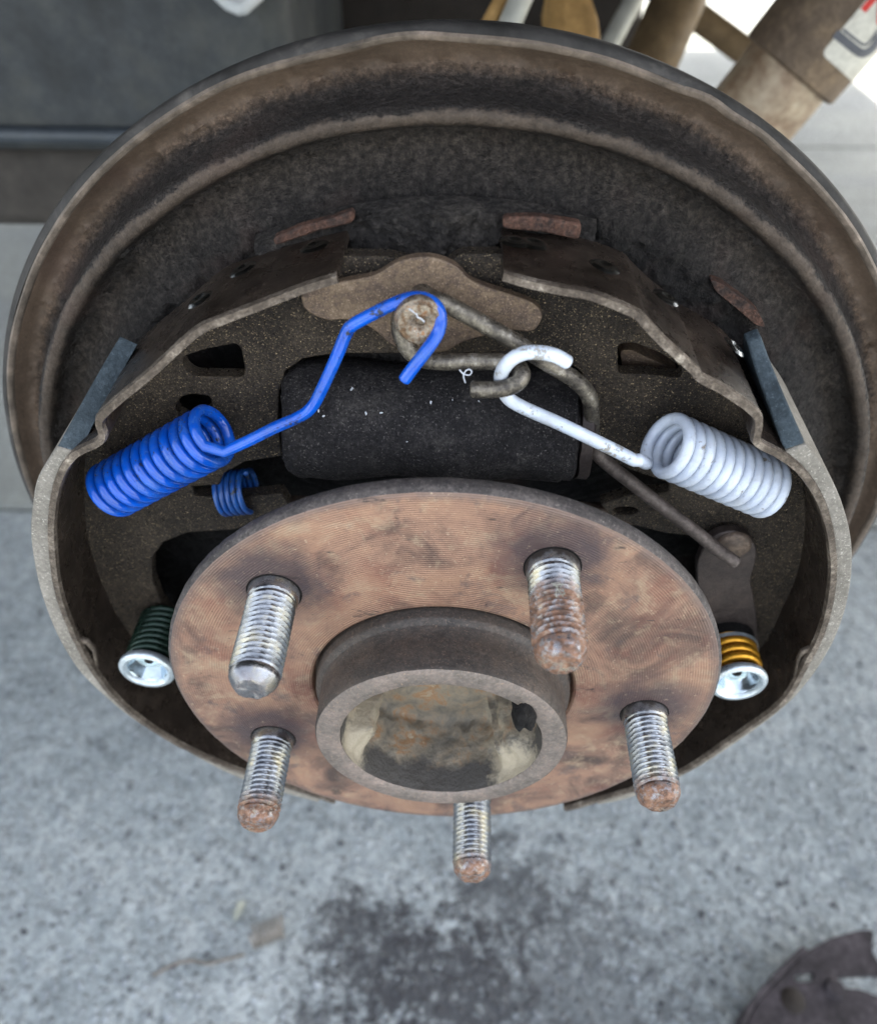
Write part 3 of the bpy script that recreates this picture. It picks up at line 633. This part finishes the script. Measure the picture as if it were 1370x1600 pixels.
# sloping sheet of the rim seen from above near the upper ends already comes from the rim itself; spot weld dimples on it
def dimple(x, y, sh, T, r=1.75):
    # drop the measured point on to the rim's outer sheet: slide along the view ray until the radius fits the trace
    d = ray(x, y); best = None
    for q in range(150, 340):
        P = CO + d * q
        if P.y < 22 or P.y > 49: continue
        for a in T:
            e = math.hypot(P.x - a.x, P.z - a.z)
            if best is None or e < best[0]: best = (e, P, a)
    P = best[1]; n = Vector((best[2].x, 0, best[2].z)).normalized(); P = Vector((best[2].x, P.y, best[2].z)) + n * 2.0
    t = Vector((n.z, 0, -n.x)); rows = []
    for rr, h in ((1.6 * r, -.1), (1.25 * r, .35), (.95 * r, .5), (.7 * r, .25), (.3 * r, -.05)):
        rows.append([P + n * h + (t * math.cos(2 * math.pi * j / 16) * 1.25 + Vector((0, 1, 0)) * math.sin(2 * math.pi * j / 16)) * rr for j in range(16)])
    m = MB(); m.grid(rows, closed_v=True); m.f.append(tuple(range(64, 80))); m.build('weld_dimple', 'dimple', sh, 80)
TLo, TRo = radial(TL, 2.6), radial(TR_, 2.6)
for x, y in ((497, 398), (391, 434), (322, 480)): dimple(x, y, shL, TLo)
for x, y in ((806, 390), (828, 395), (935, 430), (1035, 474), (1136, 551)): dimple(x, y, shR, TRo)
# little tabs on the lower rims
def tab(pts, sh):
    m = MB(); P = [bp(x, y, 19) for x, y in pts]; fillpoly('rim_tab', [P], (0, 1.5, 0), 'edge', sh, .4)
tab([(124, 999), (136, 1002), (148, 1014), (153, 1046), (149, 1044), (144, 1019), (134, 1008), (124, 1004)], shL)
tab([(1272, 1010), (1252, 1019), (1245, 1032), (1240, 1062), (1245, 1060), (1249, 1034), (1256, 1023), (1272, 1015)], shR)
# brown block seen through the right web's window
quadpad([(968, 548), (985, 546), (1060, 582), (1060, 600), (1000, 586), (972, 575)], 48, 14, 'guide', 'stop_block')

# ================================================================== ANCHOR: guide plate, pin
gp = [(470, 463), (480, 454), (500, 448), (532, 441), (573, 434), (593, 427), (617, 412), (641, 404), (665, 402), (689, 406), (713, 417), (733, 437), (761, 449), (795, 460), (826, 471), (841, 481), (847, 495), (838, 513), (824, 519), (806, 517), (785, 517), (761, 525), (741, 529), (717, 538), (697, 549), (665, 553), (632, 548), (607, 536), (590, 520), (570, 508), (540, 500), (515, 501), (492, 494), (475, 481)]
tag(fillpoly('guide_plate', [subdiv([bp(x, y, 35) for x, y in gp] + [bp(*gp[0], 35)], 3)[:-1]], (0, 2.6, 0), 'guide', None, .35), 'brown rusted guide plate with two lobes behind the round pin', 'plate')
pc = bp(656, 507, 22.5)
pin = thing('anchor_pin', 'round rust spotted anchor pin head inside the blue hook', 'pin', (pc.x, 36, pc.z))
def pind(p): return p + Vector((0, -.22 * fbm(p, 3.5, 3), 0))
MB().lathe([(.01, 24.2), (.9, 24.1), (1.3, 23.2), (1.9, 22.6), (3, 22.3), (4.6, 22.5), (5.0, 23.2), (5.3, 23.3), (5.6, 24.2), (5.6, 25.2)], 48, c=(pc.x, 0, pc.z), disp=pind).build('pin_head', 'pinm', pin, 50)
MB().lathe([(5.2, 25.2), (2.9, 25.4), (2.8, 36.5)], 40, c=(pc.x, 0, pc.z)).build('pin_shaft', 'rod', pin, 50)

# ================================================================== WHEEL CYLINDER
wc = thing('wheel_cylinder', 'black crusted wheel cylinder lying between the two shoe webs', 'wheel cylinder', (0, 42, 44))
cc = Vector((0, 43, 60.5))
def cyd(p):
    return p * (1 + (.14 * fbm(p, 4, 4) + .35 * fbm(p, 18, 2)) / max(math.hypot(p.y, p.z), 1))
x0, x1 = -37.5, 33
x0 -= 2.5
pf = [(6, x0 - 2.2), (13.2, x0 - 1.8), (14.6, x0 - .6), (15.4, x0 + 1.2), (15.7, x0 + 2.6)] + [(15.5 + .6 * math.sin(i / 5), x0 + 4 + i) for i in range(0, int(x1 - x0 - 9))] + [(15.6, x1 - 4), (15.0, x1 - 3.2), (15.1, x1 - 1), (13.8, x1), (8, x1 + .4)]
MB().lathe(pf, 120, c=cc, axis='X', disp=cyd, caps=(0, 1)).build('cylinder_body', 'cyl', wc, 50)
MB().lathe([(10, x1), (14.4, x1 + .5), (14.6, x1 + 3), (13.2, x1 + 3.6), (6, x1 + 3.8)], 64, c=cc, axis='X', disp=cyd, caps=(1,)).build('dust_boot', 'lever', wc, 50)
# flakes of paint on the cylinder
def oncyl(x, y):
    d = ray(x, y)
    lo = None
    for q in range(1500, 2600):
        P = CO + d * q * .1; rr = math.hypot(P.y - cc.y, P.z - cc.z)
        if rr < 16.2: return P
    return CO + d * 205
fl = [(550, 608, 4), (596, 645, 3), (572, 646, 3), (506, 650, 3), (498, 642, 3), (673, 629, 3), (748, 627, 2), (636, 690, 1.5), (707, 625, 1.5), (520, 560, 2)]
FLL = ['largest white paint flake, left of the blue hook tip on the cylinder', 'white speck below and left of the blue hook tip', 'white speck between the blue wire and the middle of the cylinder', 'tiny speck just right of the blue wire on the cylinder', 'tiny speck touching the blue wire low on the cylinder', 'round white speck below the blue hook tip', 'tiny pale speck under the grey hook end', 'faint speck low in the middle of the black cylinder', 'faint speck right of the round one under the blue hook', 'small pale speck at the upper left of the black cylinder']
for i, (x, y, s) in enumerate(fl):
    P = oncyl(x, y); n = Vector((0, P.y - cc.y, P.z - cc.z)).normalized(); a = random.uniform(0, 3); t = Vector((1, 0, 0)); u = n.cross(t)
    pts = []
    for j in range(7):
        th = 2 * math.pi * j / 7; q = s / 8.5 * random.uniform(.7, 1.2); pts.append((math.cos(th) * q * 1.3, math.sin(th) * q * .7))
    vs_ = [P + n * (.15 + .15 * (j % 2)) + t * (c * math.cos(a) - d_ * math.sin(a)) + u * (c * math.sin(a) + d_ * math.cos(a)) for j, (c, d_) in enumerate(pts)]
    o = MB().prism(vs_, [v - n * .25 for v in vs_]).build('paint_flake', 'flake', None, 0)
    tag(o, FLL[i], 'paint flake', 'paint flakes on the wheel cylinder')
def scratch(name, a, b, on, wd, par, mat='flake', lift=.12):
    P = [on(a[0] + (b[0] - a[0]) * t / 5, a[1] + (b[1] - a[1]) * t / 5) for t in range(6)]
    MB().tube([p - FW * lift for p in P], wd, 6).build(name, mat, par, 60)
scratch('scrape_mark', (641, 483), (662, 503), lambda x, y: bp(x + 2 * math.sin(y), y, 22.4), .2, pin, 'flake')
cr = [(718, 578), (724, 584), (733, 586), (737, 581), (733, 577), (727, 580), (724, 588), (727, 598)]
tag(MB().tube([bp(x, y, 27) for x, y in cr], .2, 6, sub=3).build('paint_curl', 'flake'), 'curled sliver of white paint below the hooked rod', 'paint flake')

# ================================================================== SPRINGS
def coil(a, b, rad, turns, start, up=Vector((0, 0, 1)), n=28, sense=1):
    """helix from a to b; start = direction (vector) where it begins"""
    ax_ = (b - a).normalized(); e1 = (start - ax_ * start.dot(ax_)).normalized(); e2 = ax_.cross(e1) * sense
    N = int(turns * n); out = []
    for i in range(N + 1):
        t = i / N; th = 2 * math.pi * turns * t
        out.append(a.lerp(b, t) + (e1 * math.cos(th) + e2 * math.sin(th)) * rad)
    return out
# blue return spring
a, b = bp(340, 676, 29), bp(172, 768, 31)
st = bp(345, 706, 22) - a
helix = coil(a, b, 6.7, 11.6, st, sense=1)
leg = [bp(x, y, Y) for x, y, Y in [(632, 593, 19), (648, 571, 19.5), (668, 545, 20.6), (684, 520, 22.6), (688, 496, 23.6), (681, 478, 24.6), (664, 467, 25.6), (642, 466, 26), (612, 476, 26), (570, 497, 26), (551, 508, 26), (541, 521, 26), (525, 560, 25), (504, 606, 24), (489, 634, 23.5), (470, 650, 23), (430, 668, 22.5), (390, 688, 22), (366, 699, 21.6)]]
path = spline(leg, 6)[:-1]
tr_ = [leg[-1], bp(352, 706, 21.5)]
path = path + tr_ + helix[2:]
bs = thing('return_spring', 'glossy blue return spring hooked round the anchor pin', 'spring', (a.x, a.y, a.z), 'shoe return springs')
MB().tube(path, 1.43, 16).build('spring_wire', 'blue', bs, 60)
# white return spring
a, b = bp(1036, 692, 28), bp(1198, 762, 31)
st = bp(1000, 712, 26) - a
helix = coil(a, b, 6.8, 11.0, st, sense=1)
# open the first turn out towards the leg
leg = [bp(x, y, Y) for x, y, Y in [(886, 566, 24.5), (868, 556, 24), (846, 551, 23.6), (822, 551, 23.4), (801, 560, 23.6), (787, 575, 24.2), (782, 592, 26), (786, 610, 27.2), (797, 625, 27.2), (822, 639, 26.5), (870, 660, 25.5), (920, 684, 24.5), (965, 706, 23.8), (990, 719, 23.6)]]
ws = thing('return_spring', 'white return spring linked to the grey hooked rod', 'spring', (a.x, a.y, a.z), 'shoe return springs')
knee = [bp(1000, 719, 23.6)]
sp = spline(leg, 6); sp2 = sp + knee
i0 = 2
MB().tube(sp2[:], 1.62, 16).build('hook_arm', 'white_worn', ws, 60)
MB().tube([sp2[-1] + Vector((-.6, 0, .2))] + spline([sp2[-1], helix[1], helix[3]], 3)[1:-1] + helix[3:], 1.52, 16).build('coil', 'white', ws, 60)
# rod round the pin
rp = [(738, 608, 23), (765, 609, 23), (790, 606, 22.8), (808, 598, 23), (815, 585, 24.4), (808, 573, 26.5), (792, 566, 28), (765, 565, 29), (720, 565, 29), (690, 565, 29), (662, 562, 29.5), (643, 551, 30), (630, 532, 30.5), (624, 508, 31), (630, 484, 31), (646, 470, 31), (668, 466, 31), (690, 472, 31), (720, 487, 30.8), (760, 509, 30.6), (800, 532, 30.4), (850, 564, 30.3), (890, 588, 30.5), (912, 607, 31), (923, 630, 32), (924, 660, 34), (926, 690, 35)]
rod = thing('brake_cable_rod', 'bent grey rod looped round the pin and hooked to the white spring', 'rod', tuple(bp(700, 560, 30)))
P = [bp(x, y, Y) for x, y, Y in rp]
MB().tube(P, 1.98, 16, sub=6).build('hooked_rod', 'rod', rod, 60)
P2 = [bp(x, y, Y) for x, y, Y in [(925, 680, 35.2), (930, 704, 35.4), (948, 724, 35.2), (990, 757, 34), (1040, 796, 32.5), (1085, 830, 31), (1120, 858, 30), (1148, 878, 29)]]
MB().tube(P2, 1.85, 16, sub=6).build('lower_rod', 'rod_dark', rod, 60)
# small blue spring on the strut
zc = bp(368, 770, 43.5)
s_ = thing('strut_spring', 'small blue coil spring on the strut below the big blue coil', 'spring', tuple(zc))
hx = coil(zc + Vector((-4.2, 0, -.5)), zc + Vector((4.8, 0, .8)), 6.0, 5.2, Vector((0, 1, .2)), n=32)
MB().tube(hx, .82, 10).build('spring_wire', 'blue_dull', s_, 60)
stz = bp(400, 790, 52).z
tag(MB().box((-68, 50, stz - 3.2), (62, 54, stz + 3.2)).build('parking_strut', 'strut', None, 30, .8), 'flat brown strut bar running behind the top of the hub', 'strut')
# parking lever
pl = [(1090, 1010), (1090, 930), (1088, 880), (1102, 848), (1122, 834), (1146, 829), (1170, 838), (1182, 856), (1180, 880), (1172, 905), (1180, 950), (1187, 1010)]
pk = thing('parking_lever', 'dark flat parking brake lever above the gold hold-down spring', 'lever', tuple(bp(1140, 900, 36)))
fillpoly('lever_plate', [round_poly([bp(x, y, 35.5) for x, y in pl], 1.5, 2)], (0, 3.2, 0), 'lever', pk, .4)
q = bp(1145, 853, 35)
MB().lathe([(.1, 34.0), (4.2, 34.1), (4.9, 34.6), (5.1, 35.6)], 40, c=(q.x, 0, q.z)).build('pivot', 'strut', pk, 50)

# ================================================================== HOLD-DOWN SPRINGS
def hold(px, py, label, wire, hexa, r=8.7, coils=6, rs=7.4, zr=1.0):
    P = bp(px, py, 18); x, z = P.x, P.z
    h = thing('hold_down', label, 'hold-down spring', (x, 42, z), 'shoe hold-down springs')
    MB().lathe([(r - .3, 20.3), (r, 19.7), (r, 18.6), (r - .5, 18), (r - 1.6, 17.8), (r - 2.3, 18.4), (r - 2.6, 19.2)], 56, c=(x, 0, z)).build('retainer_cup', 'zinc', h, 50)
    m = MB(); rows = []
    n = 60
    for rad, y, mixh in ((r - 2.5, 19.0, 0), (r - 2.75, 19.3, 1), (r - 3.1, 20.0, 1), (r - 4.3, 22.2, 1), (r - 4.6, 22.5, 1), (r - 7.2, 22.4, 0), (.6, 22.1, 0)):
        row = []
        for j in range(n):
            a_ = 2 * math.pi * j / n + .3
            hx_ = math.cos(math.pi / 6) / math.cos((a_ % (math.pi / 3)) - math.pi / 6)
            k_ = (hx_ * 1.1 if hexa else 1) if mixh else 1
            row.append(Vector((x + rad * k_ * math.cos(a_), y, z + rad * k_ * math.sin(a_))))
        rows.append(row)
    m.grid(rows, closed_v=True); m.f.append(tuple(range(6 * n, 7 * n))); m.build('cup_socket', 'zinc_socket', h, 24)
    MB().lathe([(.2, 21.2), (1.3, 21.3), (1.5, 21.6), (1.5, 24)], 20, c=(x, 0, z + 1)).build('pin_tip', 'black', h, 50)
    hx = coil(Vector((x, 21.2, z)), Vector((x, 39.6, z)), rs, coils, Vector((1, 0, 0)), n=30)
    MB().tube(hx, zr, 10).build('spring_wire', wire, h, 60)
    return h
hL = hold(229, 1050, 'silver hold-down cup on a dark green spring at lower left', 'green', True, coils=8.5, rs=6.9, zr=1.05)
hR = hold(1154, 1070, 'silver hold-down cup on a gold spring at lower right', 'gold', False, coils=6, rs=7.2, zr=1.25)
q = bp(1154, 1070, 18)
MB().lathe([(8.9, 30), (8.9, 31.4), (8.2, 31.8), (5, 31.8)], 48, c=(q.x, 0, q.z)).build('spring_seat', 'zinc', hR, 50)
MB().lathe([(8.6, 32), (8.6, 39.5)], 48, c=(q.x, 0, q.z), caps=(0, 1)).build('rubber_seat', 'black', hR, 50)

# ================================================================== HUB
hub = thing('wheel_hub', 'rust brown wheel hub flange with five threaded studs and open collar', 'wheel hub', (0, 4, 0))
def fl_d(p):
    r = math.hypot(p.x, p.z); return p + Vector((0, -.10 * fbm(p, 12, 3), 0)) if r < 73.5 else p + Vector((p.x / r, 0, p.z / r)) * .12 * fbm(p, 3, 3)
pfl = [(35.2, 3.5), (35.6, 1.2), (36, .25), (36.6, 0)] + [(37 + i, 0) for i in range(0, 36)] + [(73, .0), (73.6, .3)]
MB().lathe(pfl, 360, disp=fl_d).build('flange_face', 'flange', hub, 50)
MB().lathe([(73.6, .3), (74.4, 1.2), (74.5, 2.0), (74.4, 4.2), (73.6, 4.9), (62, 7), (40, 9.6), (36, 14)], 300, disp=fl_d).build('flange_rim', 'flange_edge', hub, 50)
MB().lathe([(35.6, 3.3), (35.0, 3.2), (34.8, 1.5), (34.6, -1.5), (34.3, -2.4), (33.4, -2.9), (33.0, -3.4), (32.9, -8), (32.9, -14.8), (32.5, -15.8)], 200, disp=lambda p: p * (1 + .0012 * fbm(p, 6, 3))).build('collar', 'pilot', hub, 60)
MB().lathe([(32.5, -15.8), (31.9, -16.2), (29, -16.3), (26.9, -16.2), (26.3, -15.6)], 200, disp=lambda p: p + Vector((0, .12 * fbm(p, 4, 3), 0))).build('collar_face', 'pilot_face', hub, 60)
BA = [math.degrees(math.atan2(q.z, q.x)) % 360 for q in (onbore(558, 1145), onbore(820, 1200), onbore(785, 1110))]
def bored(p):
    t = (p.y + 15.6) / 22; r = math.hypot(p.x, p.z); a = math.degrees(math.atan2(p.z, p.x)) % 360
    d = 1.3 * max(t, .25) * fbm(p, 4.5, 5)
    # cast webs standing into the bore on the lower left and lower right
    for c_, w_, h_ in ((BA[0], 10, 5.5), (BA[1], 12, 5.5), (BA[2], 5, 3.5), (20, 9, 2.0), (160, 9, 2.2)):
        q_ = min(abs(a - c_), 360 - abs(a - c_)); d -= h_ * math.exp(-(q_ / w_) ** 4) * max(0, min(1, (t - .10 + .06 * fbm(p, 4, 3)) * 5))
    return p * 1 if r < 1 else Vector((p.x * (1 + d / r), p.y, p.z * (1 + d / r)))
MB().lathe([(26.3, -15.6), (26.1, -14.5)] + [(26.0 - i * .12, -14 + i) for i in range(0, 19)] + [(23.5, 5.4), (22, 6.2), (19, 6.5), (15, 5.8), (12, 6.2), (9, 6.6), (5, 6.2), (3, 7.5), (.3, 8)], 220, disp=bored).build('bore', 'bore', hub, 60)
def lump(c, rx, ry, rz, seed, am=.1):
    m = MB(); rows = []
    for i in range(25):
        ph = math.pi * i / 24; row = []
        for j in range(36):
            th = 2 * math.pi * j / 36; v = Vector((math.sin(ph) * math.cos(th), math.cos(ph), math.sin(ph) * math.sin(th)))
            k_ = 1 + am * fbm(v * 8 + Vector((seed, 0, 0)), 7, 3)
            row.append(Vector(c) + Vector((v.x * rx, v.y * ry, v.z * rz)) * k_)
        rows.append(row)
    m.grid(rows, closed_v=True); return m
q_ = onbore(818, 1108); lump(q_, 2.9, 5, 5.0, 22, .3).build('hole_shade_lump', 'black', hub, 60)  # black lump standing for the shade inside a hole
MB().lathe([(17, 12), (17, 500)], 40, caps=(0, 1)).build('axle_shaft', 'lever', hub, 50)
def stud(i):
    a_ = R(P_TH + 126 - 72 * i); cx, cz = 57.15 * math.cos(a_), 57.15 * math.sin(a_)
    Lh = (28.0, 27.6, 27.4, 27.6, 27.6)[i]; rows = []; n = 40; pitch = 1.5
    y = -3.2; steps = int((Lh - 6.8) / pitch * 8)
    # plain shank
    for yy, r in ((.6, 6.4), (-1.4, 6.3), (-2.6, 6.15), (-3.0, 5.95)):
        rows.append([Vector((r * math.cos(2 * math.pi * j / n), yy, r * math.sin(2 * math.pi * j / n))) for j in range(n)])
    for s_i in range(steps + 1):
        yy = -3.2 - s_i * pitch / 8; row = []
        fade = min(1, s_i / 6, (steps - s_i) / 6)
        for j in range(n):
            th = 2 * math.pi * j / n; ph = ((-yy) / pitch - j / n) % 1
            tri = 1 - abs(ph * 2 - 1); tri = min(tri * 1.12, 1)
            v = Vector((math.cos(th), yy / 4, math.sin(th)))
            wear = .06 * fbm((v.x * 3 + i * 9, yy, v.z * 3), 3, 3)
            r = 5.98 - .85 * (1 - tri) * fade - (1 - fade) * .3 + wear
            row.append(Vector((r * v.x, yy, r * v.z)))
        rows.append(row)
    ye = -3.2 - steps * pitch / 8
    dome = ((5.6, ye - .3), (5.5, ye - .9), (5.2, ye - 1.5), (4.5, ye - 2.4), (3.85, ye - 3.15), (3.6, ye - 3.35), (3.1, ye - 3.45), (2.0, ye - 3.4), (.8, ye - 3.3))
    for r, yy in dome:
        rows.append([Vector(((r + .22 * fbm((j / 3., yy, i * 5), 2, 3)) * math.cos(2 * math.pi * j / n), yy + .3 * fbm((r * math.cos(6.28 * j / n), r * math.sin(6.28 * j / n), i * 7), 1.6, 3), r * math.sin(2 * math.pi * j / n))) for j in range(n)])
    m = MB(); m.grid(rows, closed_v=True); m.f.append(tuple(range(len(m.v) - n, len(m.v))))
    ct = Vector((cx, 0, cz)); m.v = [v + ct for v in m.v]
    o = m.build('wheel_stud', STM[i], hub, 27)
    if i == 0: o['label'] = 'clean bright stud with a silver tip'
    if i == 1: o['label'] = 'stud covered in orange rust with a fibre caught in its thread'
    # thin gap ring round the stud's foot
    r0 = MB().lathe([(6.4, -.1), (6.75, -.15), (6.85, .1)], 40, c=(cx, 0, cz)).build('stud_seat', 'black', hub, 50)
    return ct
cts = [stud(i) for i in range(5)]
# fibre caught on the rusty stud
c1 = cts[1]; fp = []
for i in range(26):
    t_ = i / 25; a_ = -1.9 + .55 * math.sin(i * 1.7); rr = 6.7 + .6 * abs(math.sin(i * 2.3))
    fp.append(c1 + Vector((rr * math.sin(a_ + 1.6) - .8, -13 - 1.6 * math.sin(i * 1.1) - t_ * 2, rr * math.cos(a_ + 1.6) * 1)))
fp = [c1 + Vector((random.uniform(-2.2, 1.2), -13 - random.uniform(-2.5, 2.5), 6.7 + random.uniform(0, .7))) for i in range(14)]
tag(MB().tube(fp, .07, 5, sub=5).build('fibre', 'leaf'), 'fine pale fibre snagged on the rusty stud', 'fibre')

# ================================================================== THINGS ON THE GROUND
# small coil spring
ga, gb = bz(393, 1466, GZ + 9), bz(443, 1446, GZ + 9)
hx = coil(ga, gb, 7.6, 6, Vector((0, 0, 1)), n=22)
tag(MB().tube(hx, .95, 8).build('loose_spring', 'greyspring', None, 60), 'loose grey coil spring lying on the concrete at lower left', 'spring')
lp = [bz(x, y, GZ + 1.5) for x, y in ((365, 1440), (372, 1436), (380, 1424), (384, 1412), (380, 1408), (373, 1412), (366, 1424))]
for i, p_ in enumerate(lp): p_.z += (i % 3) * .8
tag(MB().prism([p_ + Vector((0, 0, .7)) for p_ in lp], lp).build('dry_leaf', 'leaf', None, 0), 'small pale dry leaf just above the loose spring', 'leaf')
tw = [bz(x, y, GZ + 1.3) for x, y in ((240, 1524), (270, 1508), (300, 1501), (325, 1506), (350, 1500), (382, 1492))]
tag(MB().tube(tw, 1.0, 8, sub=3).build('twig', 'twig'), 'thin dry twig on the concrete left of the loose spring', 'twig')
# grit
gm = MB()
for i in range(600):
    px, py = random.uniform(-40, 1410), random.uniform(950, 1620); p_ = bz(px, py, GZ); r = random.uniform(.8, 2.6) * (1.4 if random.random() < .1 else 1)
    vs_ = []
    for zz, k_ in ((0, 1), (.7, .75)):
        for j in range(5):
            th = j * 1.257 + i; vs_.append(p_ + Vector((math.cos(th) * r * k_ * random.uniform(.7, 1.2), math.sin(th) * r * k_ * random.uniform(.7, 1.2), zz * r * .8)))
    gm.add(vs_, [(0, 1, 6, 5), (1, 2, 7, 6), (2, 3, 8, 7), (3, 4, 9, 8), (4, 0, 5, 9), (5, 6, 7, 8, 9)])
k = NB('loose grit'); k.b.inputs['Roughness'].default_value = .8
M['grit'] = k.out(k.ramp(k.noise(9, 2, .5), [(.35, '35363a'), (.47, '5c5f62'), (.6, '7c8184'), (.7, 'a3a9ad')]), .8)
g_ = gm.build('grit', 'grit', None, 0); g_['kind'] = 'stuff'; g_['label'] = 'loose grit scattered on the concrete'; g_['category'] = 'grit'
# discarded shoe in the corner
os_ = thing('old_brake_shoe', 'discarded dark brake shoe lying on the concrete in the bottom right corner', 'brake shoe', tuple(bz(1300, 1560, GZ)))
ZW = GZ + 24
outer = [(1150, 1640), (1165, 1600), (1180, 1570), (1205, 1540), (1228, 1516), (1262, 1484), (1300, 1464), (1340, 1453), (1358, 1452)]
web = outer + [(1366, 1457), (1363, 1472), (1364, 1488), (1372, 1502), (1400, 1512), (1400, 1524), (1350, 1524), (1312, 1526), (1304, 1534), (1312, 1542), (1345, 1546), (1372, 1556), (1420, 1575), (1420, 1660)]
hole = [(1240, 1528), (1244, 1521), (1268, 1519), (1272, 1524), (1268, 1533), (1245, 1534)]
fillpoly('web', [[bz(x, y, ZW) for x, y in web], round_poly([bz(x, y, ZW) for x, y in hole], 2, 2)], (0, 0, -5), 'oldshoe', os_, 1)
I = subdiv([bz(x, y, ZW + 6) for x, y in outer], 5)
cxm = bz(1440, 1660, ZW)
O = []
for p_ in I:
    n_ = (p_ - cxm); n_.z = 0; n_.normalize(); O.append(p_ + n_ * 4)
rows = [[a_, b_, Vector((b_.x, b_.y, GZ + 1)), Vector((a_.x, a_.y, GZ + 1))] for a_, b_ in zip(I[:26], O[:26])]
m = MB(); m.grid(rows, closed_v=True); m.f.append((0, 1, 2, 3)); n_ = len(rows) * 4; m.f.append((n_ - 1, n_ - 2, n_ - 3, n_ - 4)); m.build('shoe_rim', 'oldshoe', os_, 40, 1)
p_ = bz(1304, 1546, ZW); MB().lathe([(.1, 3.5), (5, 3.2), (6.5, 1), (7, -.5)], 24, c=p_, axis='Z').build('rivet', 'oldshoe', os_, 50)
p_ = bz(1238, 1563, ZW); MB().lathe([(.1, .5), (7.5, .5), (8, 0)], 28, c=p_, axis='Z').build('rivet', 'under', os_, 50)
